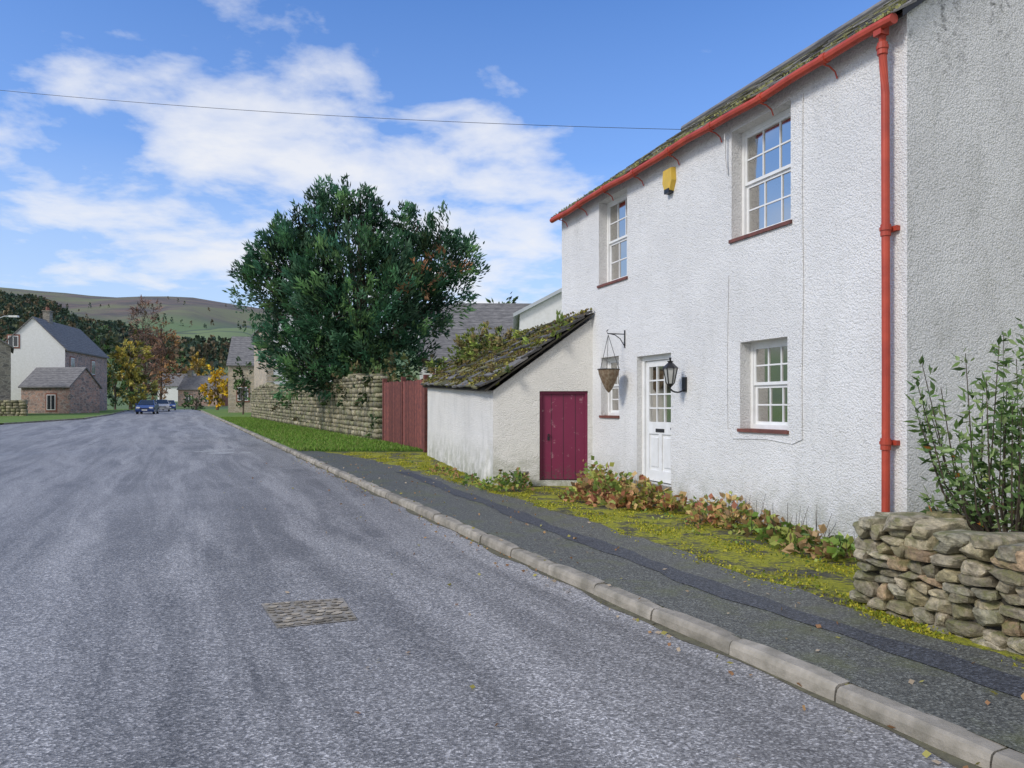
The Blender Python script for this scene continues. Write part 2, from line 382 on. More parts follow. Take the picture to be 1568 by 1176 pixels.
def RF(x,v,h): return H(x-.08,.17-v*math.cos(ang)+h*math.sin(ang),EZ-.1+v*math.sin(ang)+h*math.cos(ang))
slateroof(mb,RF,HL+.16,(HD/2+.17)/math.cos(ang),.32,.24,0,.35,lo=.14,hi=.3)
for x0,x1 in ((-.06,HL+.06),):
    for sg in (0,1):
        pa=.12 if sg==0 else -HD-.12
        a=[(x0,pa,EZ-.12),(x1,pa,EZ-.12),(x1,-HD/2,RZ-.01),(x0,-HD/2,RZ-.01)]
        mb.quad([H(*v) for v in a],1); mb.quad([H(v[0],v[1],v[2]+.06+.03*sg) for v in a],1)
    for s_ in (x0,x1): 
        mb.quad([H(s_,.12,EZ-.12),H(s_,-HD/2,RZ),H(s_,-HD/2,RZ+.07),H(s_,.12,EZ-.05)],2)
mb.tube([H(-.08,-HD/2,RZ+.06),H(HL+.08,-HD/2,RZ+.06)],.09,8,1)
mb.build('roof',['slate_col','slate_far','black_metal'],house)
N=1800; xx=rng.random(N)*(HL+.1); hh=np.array([RF(a,rng.random()**2*.9,.045) for a in xx]); keep=(np.sin(xx*5)+np.sin(xx*13)+rng.normal(0,.6,N))>.7; hh=hh[keep]; n=len(hh)
leafmesh('roof_moss',hh,rng.normal(0,.5,(n,3))+np.array([0,0,.6]),.04,.04,np.array([.34,.33,.12])*rng.uniform(.5,1.3,(n,1)),house)
# gutter
mb=MB(); pts=[]
gz=lambda s_: EZ-.13+.014*math.sin(s_*2.1)+.006*math.sin(s_*5.3)
for i in range(41):
    s_=-.02+i*(HL+.1)/40; pts.append(H(s_,.19,gz(s_)))
mb.tube(pts,.054,10,0)
for s_ in (.95,2.05,3.15,4.25,5.35,6.45,7.55,8.5):
    z=gz(s_)
    mb.tube([H(s_-.04,.19,z),H(s_+.04,.19,z)],.064,10,0)
    mb.tube([H(s_,.245,z-.02),H(s_,.19,z-.072),H(s_,.12,z-.08),H(s_,.04,z-.13),H(s_,.012,z-.2)],.009,6,0)
sp=.17
mb.box(sp-.05,sp+.05,.11,.22,EZ-.22,EZ-.08,0,H)
mb.tube([H(sp,.15,EZ-.2),H(sp,.145,EZ-.4),H(sp,.11,EZ-.8),H(sp,.10,2.),H(sp,.105,.1),H(sp,.105,.06)],.041,12,0)
for z in (EZ-.34,3.42,1.22):
    mb.tube([H(sp,.105 if z<5 else .148,z-.07),H(sp,.105 if z<5 else .148,z+.05)],.051,12,0)
    mb.tube([H(sp,.105 if z<5 else .148,z-.015),H(sp,.105 if z<5 else .148,z+.02)],.060,12,0)
    if z<5: mb.box(sp-.085,sp+.085,.0,.05,z-.02,z+.03,0,H)
mb.build('gutter_and_downpipe',['gutter_red'],house)
def roombox(s,x0,x1,y0,y1,z0,z1):
    vs=[H(x,y,z) for x in (x0,x1) for y in (y0,y1) for z in (z0,z1)]
    s.add(vs,[(0,1,3,2),(4,6,7,5),(0,4,5,1),(0,2,6,4),(1,5,7,3)],2)
def window(mb,op,cols,rows_u,rows_l,rec=.17,curt=None):
    a,b_,c,e=op; f=.055
    p0,p1=-rec-.06,-rec
    mb.box(a,a+f,p0,p1,c,e,0,H); mb.box(b_-f,b_,p0,p1,c,e,0,H); mb.box(a+f,b_-f,p0,p1,e-f,e,0,H); mb.box(a+f,b_-f,p0,p1,c,c+f*1.2,0,H)
    ia,ib,ic,ie=a+f,b_-f,c+f*1.2,e-f; mid=(ic+ie)/2
    for (z0,z1,rr,po) in ((mid-.0,ie,rows_u,-.012),(ic,mid,rows_l,-.04)):
        q0,q1=p1+po-.03,p1+po; r=.04
        mb.box(ia,ia+r,q0,q1,z0,z1,0,H); mb.box(ib-r,ib,q0,q1,z0,z1,0,H)
        mb.box(ia+r,ib-r,q0,q1,z1-r,z1,0,H); mb.box(ia+r,ib-r,q0,q1,z0,z0+r,0,H)
        for k in range(1,cols):
            x=ia+r+(ib-ia-2*r)*k/cols; mb.box(x-.010,x+.010,q0+.004,q1-.004,z0+r,z1-r,0,H)
        for k in range(1,rr):
            z=z0+r+(z1-z0-2*r)*k/rr; mb.box(ia+r,ib-r,q0+.006,q1-.006,z-.010,z+.010,0,H)
        mb.quad([H(ia+r,q0+.012,z0+r),H(ib-r,q0+.012,z0+r),H(ib-r,q0+.012,z1-r),H(ia+r,q0+.012,z1-r)],1)
    roombox(mb,a-.3,b_+.3,-1.4,-.302,c-.3,e+.1)
    if curt:
        for (x0,x1,z0,z1) in curt:
            n=18; vs=[]
            for i in range(n+1):
                x=x0+(x1-x0)*i/n; p=-.34+.02*math.sin(i*2.1); vs+=[H(x,p,z0),H(x,p,z1)]
            mb.add(vs,[(2*i,2*i+1,2*i+3,2*i+2) for i in range(n)],3)
for nm,cols,ru,rl,curt in (('uw1',3,2,2,[(1.76,2.92,4.5,5.3),(1.76,2.1,3.9,4.6)]),('lw',3,2,2,[(1.82,2.06,1.35,2.4),(2.50,2.73,1.35,2.4)]),('uw2',3,2,2,[(6.0,7.0,4.9,5.4)]),('sw',2,2,2,[(6.3,6.9,1.45,1.9)])):
    mb=MB(); window(mb,ops[nm],cols,ru,rl,.17 if nm!='sw' else .14,curt)
    a,b_,c,e=ops[nm]
    mb.box(a-.03,b_+.03,-.17,.03,c-.035,c+.01,4,H)
    mb.build('window',['white_paint','glass','dark_inside','curtain','sill_dark'],house)
# front door
mb=MB(); a,b_,c,e=ops['door']
mb.box(a,a+.08,-.2,-.1,c,e,0,H); mb.box(b_-.08,b_,-.2,-.1,c,e,0,H); mb.box(a+.08,b_-.08,-.2,-.1,e-.08,e,0,H)
da,db,dc,de=a+.085,b_-.085,c+.02,e-.085; r=.1; pf,pb=-.13,-.17
mb.box(da,da+r,pb,pf,dc,de,0,H); mb.box(db-r,db,pb,pf,dc,de,0,H)
zl=dc+.78; zm=dc+.92
mb.box(da+r,db-r,pb,pf,dc,dc+.18,0,H); mb.box(da+r,db-r,pb,pf,zl,zm+.06,0,H); mb.box(da+r,db-r,pb,pf,de-r,de,0,H)
mb.box(da+r,db-r,pb,pf-.022,dc+.18,zl,0,H)
mx_=(da+db)/2; mb.box(mx_-.05,mx_+.05,pf-.022,pf,dc+.18,zl,0,H)
for x0,x1 in ((da+r+.05,mx_-.09),(mx_+.09,db-r-.05)): mb.box(x0,x1,pf-.022,pf-.008,dc+.24,zl-.06,0,H)
g0,g1,gz0,gz1=da+r,db-r,zm+.06,de-r
for k in range(1,3): x=g0+(g1-g0)*k/3; mb.box(x-.012,x+.012,pb+.005,pf-.004,gz0,gz1,0,H)
for k in range(1,4): z=gz0+(gz1-gz0)*k/4; mb.box(g0,g1,pb+.008,pf-.007,z-.012,z+.012,0,H)
mb.quad([H(g0,-.155,gz0),H(g1,-.155,gz0),H(g1,-.155,gz1),H(g0,-.155,gz1)],1)
roombox(mb,a-.1,b_+.1,-1.2,-.302,c-.1,e+.1)
mb.box(mx_-.13,mx_+.13,pf,pf+.012,zl+.035,zl+.09,3,H); mb.tube([H(da+.05,pf,zl+.1),H(da+.05,pf+.05,zl+.1)],.02,8,3)
mb.box(a-.02,b_+.02,-.25,.06,c-.1,c-.001,4,H); mb.box(a-.1,b_+.1,.0,.32,-.1,c-.16,4,H)
mb.build('front_door',['white_paint','glass','dark_inside','black_metal','stone_step'],house)
mb=MB()
def wl(pts,r=.006): mb.tube([H(*p) for p in pts],r,5,0,cap=False)
wl([(1.52,.010,5.35),(1.53,.012,4.2),(1.51,.010,3.0),(1.54,.011,1.9),(1.53,.010,1.2)],.008)
wl([(1.53,.009,1.2),(1.7,.009,1.14),(2.2,.009,1.18),(2.9,.009,1.16),(3.02,.009,1.3),(3.03,.009,2.4),(3.0,.009,3.4)],.005)
wl([(3.0,.02,4.8),(3.01,.05,5.0),(3.0,.07,5.35)],.012)
mb.build('cables',['render_front'],house)
# alarm box
al=empty('alarm_box'); mb=MB(); s0,z0=4.50,5.12
pr_=[(-.13,.19),(.13,.19),(.15,-.02),(.08,-.17),(-.08,-.17),(-.15,-.02)]
vs=[H(s0+x,0.002,z0+z) for x,z in pr_]+[H(s0+x*.9,.08,z0+z*.92) for x,z in pr_]
mb.add(vs,[tuple(range(6)),tuple(range(6,12))]+[(i,(i+1)%6,6+(i+1)%6,6+i) for i in range(6)],0)
mb.box(s0-.07,s0+.07,.0,.09,z0-.2,z0-.13,1,H); mb.box(s0-.05,s0+.05,.07,.078,z0-.05,z0+.1,2,H)
mb.build('case',['yellow_box','black_metal','white_paint'],al)
# wall lantern
la=empty('wall_lantern'); mb=MB(); s0,z0=4.1,2.02; P=.24
mb.box(s0-.05,s0+.05,.002,.03,z0-.2,z0+.02,0,H)
arc=[H(s0,.02,z0-.14)]+[H(s0,.02+P*(.5-.5*math.cos(t_)),z0-.14-.07*math.sin(t_)) for t_ in np.linspace(0.3,math.pi,8)]+[H(s0,P,z0-.1)]
mb.tube(arc,.013,6,0)
def frust(r0,r1,z_0,z_1,mi,n=6):
    vs=[H(s0+r0*math.cos(q*6.283/n),P+.02+r0*math.sin(q*6.283/n),z_0) for q in range(n)]+[H(s0+r1*math.cos(q*6.283/n),P+.02+r1*math.sin(q*6.283/n),z_1) for q in range(n)]
    mb.add(vs,[(q,(q+1)%n,n+(q+1)%n,n+q) for q in range(n)]+[tuple(range(n)),tuple(range(n,2*n))],mi)
frust(.03,.06,z0-.12,z0-.08,0); frust(.055,.10,z0-.08,z0+.15,1); frust(.125,.03,z0+.15,z0+.24,0); frust(.035,.05,z0+.24,z0+.26,0); frust(.012,.02,z0+.26,z0+.31,0)
for q in range(6):
    a_=q*6.283/6; mb.tube([H(s0+.058*math.cos(a_),P+.02+.058*math.sin(a_),z0-.08),H(s0+.104*math.cos(a_),P+.02+.104*math.sin(a_),z0+.15)],.009,5,0)
mb.build('lantern',['black_metal','lamp_glass'],la)
# hanging basket
hb=empty('hanging_basket'); mb=MB(); s0=6.02
mb.tube([H(s0,.01,2.62),H(s0,.01,2.93)],.012,6,0); mb.tube([H(s0,.01,2.86),H(s0,.34,2.86)],.010,6,0)
mb.tube([H(s0,.02,2.66),H(s0,.10,2.78),H(s0,.2,2.84),H(s0,.3,2.86)],.008,6,0)
mb.tube([H(s0,.34,2.86),H(s0,.36,2.90),H(s0,.33,2.93)],.009,6,0)
n=14; zt=2.24; vs=[]
for k,(r,z) in enumerate(((.19,zt),(.175,zt-.08),(.12,zt-.22),(.06,zt-.34),(.01,zt-.4))):
    vs+=[H(s0+r*math.cos(q*6.283/n),.32+r*math.sin(q*6.283/n),z+.006*math.sin(q*5)) for q in range(n)]
mb.add(vs,[(k*n+q,k*n+(q+1)%n,(k+1)*n+(q+1)%n,(k+1)*n+q) for k in range(4) for q in range(n)]+[tuple(range(n))],1)
for q in range(3):
    a_=q*2.094+.4; mb.tube([H(s0+.19*math.cos(a_),.32+.19*math.sin(a_),zt),H(s0,.33,2.84)],.005,5,0)
mb.tube([H(s0+.192*math.cos(q*6.283/16),.32+.192*math.sin(q*6.283/16),zt) for q in range(17)],.008,5,0)
mb.build('basket',['black_metal','coir'],hb)
# ------------------------------------------------------------ lean-to outbuilding
lt=empty('lean_to_outbuilding')
A=(-.367,14.9); B=(1.56,14.70); C=(-2.5,22.8)
ridge_f=H((22.8-7.79)/.9421,0,0); Rf=(ridge_f[0],22.8); zA,zB,zC=1.90,3.30,2.18; zR=3.15
mb=MB()
def AB(f,z,off=0): return (A[0]+(B[0]-A[0])*f,A[1]+(B[1]-A[1])*f+off,z)
def zt_(f): return zA+(zB-zA)*f
f0,f1=(.53-A[0])/(B[0]-A[0]),(1.45-A[0])/(B[0]-A[0]); dz0,dz1=.17,1.89
mb.quad([AB(0,-.2),AB(f0,-.2),AB(f0,zt_(f0)),AB(0,zt_(0))]); mb.quad([AB(f1,-.2),AB(1,-.2),AB(1,zt_(1)),AB(f1,zt_(f1))])
mb.quad([AB(f0,dz1),AB(f1,dz1),AB(f1,zt_(f1)),AB(f0,zt_(f0))]); mb.quad([AB(f0,-.2),AB(f1,-.2),AB(f1,dz0),AB(f0,dz0)])
for f in (f0,f1): mb.quad([AB(f,dz0),AB(f,dz1),AB(f,dz1,.2),AB(f,dz0,.2)])
mb.quad([AB(f0,dz1),AB(f1,dz1),AB(f1,dz1,.2),AB(f0,dz1,.2)]); mb.quad([AB(f0,dz0),AB(f1,dz0),AB(f1,dz0,.2),AB(f0,dz0,.2)])
n=16; vs=[]
for i in range(n+1):
    f=i/n; x=A[0]+(C[0]-A[0])*f; y=A[1]+(C[1]-A[1])*f; w=.03*math.sin(i*1.3)*(0<i<n)
    vs+=[(x-.08-w*.5 if 0<i<n else x,y,-.2),(x+w*.3,y,1.),(x+w*.3,y,zA+(zC-zA)*f)]
mb.add(vs,[(3*i+k,3*i+3+k,3*i+4+k,3*i+1+k) for i in range(n) for k in (0,1)])
mb.quad([(C[0],C[1],-.2),(Rf[0],Rf[1],-.2),(Rf[0],Rf[1],zR),(C[0],C[1],zC)])
sH=(22.8-7.79)/.9421
mb.quad([H(HL,0,-.2),H(sH,0,-.2),H(sH,0,zR),H(HL,0,zR)])
mb.build('walls',['render_cream'],lt)
mb=MB()
P0=Vector((A[0]-.14,A[1]-.12,zA-.02)); P1=Vector((C[0]-.14,C[1]+.1,zC-.02)); Q0=Vector((B[0],B[1]-.12,zB+.05)); Q1=Vector((Rf[0],Rf[1]+.1,zR+.05))
Lr=(P1-P0).length; Wr=(Q0-P0).length
nn=(P1-P0).cross(Q0-P0).normalized(); nn=nn if nn.z>0 else -nn
def LF(x,v,h):
    a_=P0.lerp(P1,x/Lr); b2=Q0.lerp(Q1,x/Lr); p=a_.lerp(b2,min(v/Wr,1.02)) + nn*(h+.045+.02*math.sin(x*1.3)); return tuple(p)
slateroof(mb,LF,Lr,Wr,.5,.33,0,.35,.04,.07,lo=.06,hi=.26)
vs=[P0,P1,Q1,Q0]; top=[v+nn*.03 for v in vs]
mb.add([tuple(v) for v in vs+top],[(0,1,2,3),(4,5,6,7),(0,1,5,4),(1,2,6,5),(2,3,7,6),(3,0,4,7)],1)
mb.build('roof',['slate_col','wall_core'],lt)
mb=MB()
mb.add([AB(f0+.025,dz0+.02,.09),AB(f1-.025,dz0+.02,.09),AB(f1-.025,dz1-.05,.09),AB(f0+.025,dz1-.05,.09)],[(0,1,2,3)],0)
for k in range(1,4):
    fa=f0+(f1-f0)*k/4; mb.add([AB(fa-.002,dz0+.03,.087),AB(fa+.002,dz0+.03,.087),AB(fa+.002,dz1-.05,.087),AB(fa-.002,dz1-.05,.087)],[(0,1,2,3)],1)
mb.quad([AB(f0,dz0,.14),AB(f1,dz0,.14),AB(f1,dz1,.14),AB(f0,dz1,.14)],0)
for (fa,fb,za,zb_) in ((f0,f0+.025,dz0,dz1),(f1-.025,f1,dz0,dz1),(f0+.025,f1-.025,dz1-.05,dz1)):
    mb.add([AB(fa,za,.05),AB(fb,za,.05),AB(fb,zb_,.05),AB(fa,zb_,.05),AB(fa,za,.12),AB(fb,za,.12),AB(fb,zb_,.12),AB(fa,zb_,.12)],[(0,1,2,3),(0,1,5,4),(1,2,6,5),(2,3,7,6),(3,0,4,7)],0)
q=AB(f0+.09,1.05,.08); mb.tube([q,(q[0],q[1]-.05,q[2])],.02,8,1); q=AB(f0+.09,.98,.075); mb.box(q[0]-.02,q[0]+.02,q[1],q[1]+.02,q[2]-.04,q[2]+.04,1)
mb.build('plum_door',['plum_paint','black_metal'],lt)
# ------------------------------------------------------------ gate
gt=empty('wooden_gate'); mb=MB()
G0=Vector((-2.62,23.6)); G1=Vector((-4.75,28.6)); GL=(G1-G0).length; gd=(G1-G0)/GL; gn=Vector((-gd.y,gd.x))
def GT(x,y,z): q=G0+gd*x+gn*y; return (q.x,q.y,z+g(q.y))
for x in (.06,GL/2,GL-.06): mb.box(x-.07,x+.07,-.07,.07,0,2.38,0,GT,(.8,.8,.8))
x=.18; 
while x<GL-.2:
    if abs(x+.06-GL/2)>.12:
        c_=random.uniform(.6,1.35); mb.box(x,x+.115,.02,.05,.08,2.22+random.uniform(-.03,.03),0,GT,(c_,c_,c_))
    x+=.135
for z in (.4,1.2,2.0): mb.box(.13,GL/2-.07,-.015,.019,z,z+.1,0,GT,(.8,.8,.8)); mb.box(GL/2+.07,GL-.13,-.015,.019,z,z+.1,0,GT,(.8,.8,.8))
mb.build('boards',['gate_wood'],gt)
# ------------------------------------------------------------ stone walls
def tmpl(cuts,ex):
    bm=bmesh.new(); bmesh.ops.create_cube(bm,size=2); bmesh.ops.subdivide_edges(bm,edges=bm.edges[:],cuts=cuts,use_grid_fill=True)
    V=np.array([v.co[:] for v in bm.verts]); F=[tuple(v.index for v in f.verts) for f in bm.faces]; bm.free()
    return V/((np.abs(V)**ex).sum(1)**(1/ex))[:,None],F
TVh,TF=tmpl(4,7); TVl,TF2=tmpl(1,5)
def stone(mb,T,x0,x1,y0,y1,z0,z1,col,hi=True,jit=.06):
    V,F=(TVh,TF) if hi else (TVl,TF2)
    c=np.array([(x0+x1)/2,(y0+y1)/2,(z0+z1)/2]); h=np.array([(x1-x0)/2,(y1-y0)/2,(z1-z0)/2])
    sk=rng.normal(0,.14 if hi else .09,(3,)); vv=V.copy()
    vv[:,2]+=vv[:,0]*sk[0]*.6; vv[:,0]+=vv[:,2]*sk[1]
    if hi:
        for _ in range(7):
            nv=rng.normal(size=3)*np.array([1,.8,.8]); nv/=np.linalg.norm(nv); dd=vv@nv; lim=rng.uniform(.78,1.1); ex=np.maximum(dd-lim,0); vv=vv-ex[:,None]*nv
    vv=vv*(1+rng.normal(0,jit*(.4 if hi else .6),V.shape)); vv=vv*h+c
    mb.add([T(*v) for v in vv.tolist()],F,0,col)
def stonecol(pal):
    c=np.array(random.choice(pal))*random.uniform(.7,1.15); return tuple(c)
palN=[(.40,.34,.23),(.32,.28,.20),(.45,.39,.27),(.25,.22,.16),(.36,.31,.19),(.37,.32,.24),(.42,.37,.28),(.33,.30,.23),(.40,.29,.19),(.29,.27,.20),(.38,.35,.27)]
palF=[(.34,.31,.24),(.26,.24,.19),(.41,.37,.28),(.20,.19,.15),(.29,.29,.19)]
def stonewall(name,p0,p1,th,hf,ch,sl,pal,hi,across=1,base=0.):
    mb=MB(); p0=Vector(p0);p1=Vector(p1); L=(p1-p0).length; u=(p1-p0)/L; w=Vector((-u.y,u.x))
    def T(x,y,z): q=p0+u*x+w*y; return (q.x,q.y,z+g(q.y)+base)
    z=-.08
    hmax=max(hf(0),hf(L/2),hf(L))
    while z<hmax:
        h=random.uniform(*ch); x=-random.uniform(0,.1)
        while x<L:
            l=random.uniform(*sl); top=hf(x+l/2)
            if z+h*.5<top:
                parts=[(z,z+h)] if (not hi or random.random()>.25 or h<.10) else [(z,z+h*.48),(z+h*.5,z+h)]
                for za,zb_ in parts:
                    for a in range(across):
                        y0=-th/2+th*a/across; y1=y0+th/across; jj=random.uniform(-.03,.03)
                        dzj=random.uniform(-.012,.012) if hi else 0
                        stone(mb,T,x-.005,x+l*1.01,y0+jj,y1+jj,za+dzj,za+dzj+(zb_-za)*random.uniform(.98,1.12),stonecol(pal),hi)
            x+=l
        z+=h*.95
    x=0
    while x<L:
        l=random.uniform(sl[0],sl[1])*1.1; t=hf(x+l/2)
        stone(mb,T,x,x+l,-th/2-.03,th/2+.03,t-.03,t+random.uniform(*ch)*.9,stonecol(pal),hi); x+=l
    n=int(L/1.5)+1
    for i in range(n):
        a,b_=L*i/n,L*(i+1)/n; mb.box(a+.07,b_-.0,-th/2+.1,th/2-.1,-.1,min(hf(a),hf(b_))-.04,1,T)
    return mb.build(name,['stone_col','wall_core'],None,not hi)
stonewall('dry_stone_wall',(2.98,6.25),(4.35,2.9),.44,lambda x:.62+.03*math.sin(x*3),(.06,.13),(.10,.28),palN,True,2)
stonewall('dry_stone_wall',(3.2,6.42),(4.1,6.85),.4,lambda x:.6,(.06,.12),(.10,.28),palN,True,1)
stonewall('stone_boundary_wall',(-4.95,29.2),(-20.6,61.5),.5,lambda x:2.35+.14*math.sin(x*.5)+.06*math.sin(x*2.1),(.12,.26),(.2,.65),palF,False,1)
# ------------------------------------------------------------ generic buildings
def building(name,c,u,L,Wd,ez,rz,mats,ch=None,wins=(),z0=None,roofmat='slate_far',quoin=False):
    e=empty(name); u=Vector(u).normalized(); c=Vector(c); w=Vector((-u.y,u.x)) if Wd>0 else Vector((u.y,-u.x)); Wd=abs(Wd)
    def T(x,y,z): q=c+u*x+w*y; return (q.x,q.y,z)
    b0=g(c.y)-.2 if z0 is None else z0
    mb=MB()
    for x in (0,L): mb.quad([T(x,0,b0),T(x,Wd,b0),T(x,Wd,ez),T(x,Wd/2,rz),T(x,0,ez)],0)
    for y in (0,Wd): mb.quad([T(0,y,b0),T(L,y,b0),T(L,y,ez),T(0,y,ez)],1)
    mb.build('walls',mats,e)
    mb=MB(); o=.25; sl=(rz-ez)/(Wd/2)
    for sg in (0,1):
        y0=-o if sg==0 else Wd+o
        lo=[T(-.15,y0,ez-o*sl),T(L+.15,y0,ez-o*sl),T(L+.15,Wd/2,rz),T(-.15,Wd/2,rz)]; hi_=[(a,b_,z+.14) for a,b_,z in lo]
        mb.add(lo+hi_,[(0,1,2,3),(4,5,6,7),(0,1,5,4),(1,2,6,5),(3,0,4,7)],0)
    mb.build('roof',[roofmat],e)
    if ch:
        mb=MB()
        for x in ch:
            mb.box(x-.45,x+.45,Wd/2-.35,Wd/2+.35,rz-.6,rz+1.1,0,T); mb.box(x-.52,x+.52,Wd/2-.42,Wd/2+.42,rz+1.1,rz+1.22,0,T)
            for k in (-.2,.2): mb.tube([T(x+k,Wd/2,rz+1.22),T(x+k,Wd/2,rz+1.6)],.12,8,1)
        mb.build('chimney',['stone_grey','brick_red'],e)
    if wins:
        mb=MB()
        for side,a,z,ww,hh in wins:
            def F(x,p,zz,side=side):
                return T(x,-p,zz) if side=='s' else T(-p,x,zz)
            mb.box(a-.14,a+ww+.14,.0,.05,z-.16,z+hh+.16,2,F)
            mb.box(a,a+ww,.05,.08,z,z+hh,0,F); mb.box(a+.08,a+ww/2-.04,.08,.09,z+.08,z+hh-.08,1,F); mb.box(a+ww/2+.04,a+ww-.08,.08,.09,z+.08,z+hh-.08,1,F)
        mb.build('windows',['white_paint','car_glass','brick_red'],e)
    if quoin:
        mb=MB(); z=b0; k=0
        while z<ez-.3:
            l=.9 if k%2 else .5; mb.box(-.03,1.4-l,-.03,l,z+.02,z+.42,0,T); z+=.45; k+=1
        mb.build('quoins',['stone_buff'],e)
    return e
building('stone_house_with_white_gable',(-48.8,84),(-2.7,14),14,6.4,7.9,11.2,['white_paint','stone_red'],ch=(4.0,),
   wins=[('s',1.5,5.4,1.1,1.6),('s',8.2,5.4,1.1,1.6),('s',2.2,1.9,1.1,1.8),('s',8.2,1.9,1.1,1.8),('g',4.6,8.0,1.0,1.2)])
building('stone_outbuilding',(-45.4,79),(-1,.15),5.6,-4.5,3.7,5.6,['stone_red','stone_red'],wins=[('s',1.6,1.2,1.,1.6)])
building('dark_stone_cottage',(-45.6,70),(-.66,1),8,8,7.0,9.6,['stone_grey','stone_grey'],wins=[('g',2.,4.6,1,1.5)])
stonewall('stone_garden_wall',(-43.2,68.5),(-52,67.5),.5,lambda x:1.2,(.2,.3),(.35,.7),palF,False)
building('quoined_stone_house',(-19.6,61.5),(-6.3,15),13,-8,8.4,11.6,['white_paint','stone_buff'],wins=[('g',3.4,4.6,1.1,1.5),('s',6,5.4,1.1,1.5)],quoin=True)
building('slate_roofed_cottage',(-31.0,84),(1,.2),7,7,6.2,9.4,['stone_buff','stone_buff'],wins=[('s',1.,2.2,1.1,1.5)])
building('white_cottage',(-5.4,45),(1,.03),9.5,7.5,4.4,8.0,['white_paint','white_paint'],wins=[('s',.9,3.2,1.8,.8)])
building('white_barn',(4.5,30),(0,1),8,4.2,5.2,6.3,['white_paint','white_paint'],roofmat='pale_roof')
building('red_brick_cottage',(-66,152),(1,-.1),9,6,5.0,7.6,['brick_red','stone_red'],wins=[('s',1.5,2.4,1.4,1.4),('s',5.5,2.4,1.4,1.4)],ch=(1,))
building('white_cottage',(-76,165),(1,.1),7,6,6,8.6,['white_paint','white_paint'])
# ------------------------------------------------------------ cars
def car(name,x,y,yaw,paint):
    e=empty(name); mb=MB(); cy_,sy=math.cos(yaw),math.sin(yaw); zb=g(y)-.1
    def T(a,b_,z): return (x+a*cy_-b_*sy,y+a*sy+b_*cy_,zb+z)
    low=[(-2.0,.35),(-2.05,.62),(-1.98,.95),(-1.2,1.0),(.75,.98),(1.45,.86),(1.95,.68),(2.05,.45),(1.98,.25),(-1.9,.25)]
    def ext(prof,w0,w1,mi,topz=None):
        n=len(prof); vs=[T(a,-w0 if z<.9 else -w1,z) for a,z in prof]+[T(a,w0 if z<.9 else w1,z) for a,z in prof]
        mb.add(vs,[tuple(range(n)),tuple(range(n,2*n))]+[(i,(i+1)%n,n+(i+1)%n,n+i) for i in range(n)],mi)
    ext(low,.87,.82,0)
    cab=[(-1.85,.96,.80),(-1.5,1.36,.62),(-.9,1.47,.6),(0.1,1.45,.6),(.95,.97,.78)]
    n=len(cab); vs=[T(a,-w,z) for a,z,w in cab]+[T(a,w,z) for a,z,w in cab]
    mb.add(vs,[tuple(range(n)),tuple(range(n,2*n)),(0,1,n+1,n),(3,4,n+4,n+3)],1); mb.add([T(a,s*w,z+.005) for s in (-1,1) for a,z,w in cab[1:4]],[(0,1,4,3),(1,2,5,4)],0)
    for s in (-1,1):
        for (a0,z0,w0),(a1,z1,w1) in ((cab[0],cab[1]),(cab[4],cab[3])): mb.tube([T(a0,s*(w0+.005),z0),T(a1,s*(w1+.005),z1)],.035,5,0)
        mb.tube([T(-.45,s*.80,.97),T(-.45,s*.615,1.45)],.03,5,0); mb.tube([T(-1.5,s*.63,1.36),T(-.9,s*.61,1.47),T(.1,s*.61,1.45)],.03,5,0)
        mb.box(1.88,2.04,s*.62-.18,s*.62+.18,.58,.74,3,T); mb.box(.75,.95,s*.95-.09,s*.95+.09,.98,1.1,0,T)
        mb.box(-2.06,-1.95,s*.7-.1,s*.7+.1,.65,.9,5,T)
        for a in (-1.3,1.3):
            mb.tube([T(a,s*.7,.31),T(a,s*.885,.31)],.32,16,2); mb.tube([T(a,s*.886,.31),T(a,s*.895,.31)],.19,10,4)
    mb.box(2.03,2.07,-.26,.26,.36,.47,4,T); mb.box(1.99,2.05,-.5,.5,.5,.6,2,T)
    mb.build('body',[paint,'car_glass','tyre','headlight','plate','gutter_red'],e)
ydir=math.atan2(-.914,.405)
car('parked_car',W(226,82),82,ydir-.12,'car_blue')
car('parked_car',W(248,96),96,ydir,'car_silver')
car('parked_car',W(259,112),112,ydir,'car_blue')
# ------------------------------------------------------------ hills
us=np.linspace(-2.0,1.6,110); Zs=np.array([140,200,270,350,430,520,620,720,830,950,1080,1200,1320,1450,1700,2100])
uk=[-2,-.9,-.6655,-.60,-.53,-.47,-.41,-.343,-.25,-.15,0,.2,1.6]; hk=[.15,.170,.163,.155,.147,.150,.146,.133,.11,.08,.055,.045,.04]
def hill(u,Z):
    Hh=np.interp(u,uk,hk)*1400; f=np.clip((Z-140)/1300,0,1); s_=f**1.35*(1.35-.35*f)
    fall=1-np.clip((Z-1450)/1200,0,1)*.6
    n=6*np.sin(u*23+Z*.006)+4*np.sin(u*47-Z*.011)+9*np.sin(u*9+Z*.003)
    return .8+Hh*s_*fall+n*np.clip((Z-200)/600,0,1)*np.clip(1-(Z-900)/700,.15,1)
mb=MB(); vs=[]
for Z in Zs:
    for u in us: vs.append((u*Z,Z,hill(u,Z)))
n=len(us); mb.add(vs,[(j*n+i,j*n+i+1,(j+1)*n+i+1,(j+1)*n+i) for j in range(len(Zs)-1) for i in range(n-1)])
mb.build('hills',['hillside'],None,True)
P=[];D=[];Ls=[];Ws=[];Cs=[]
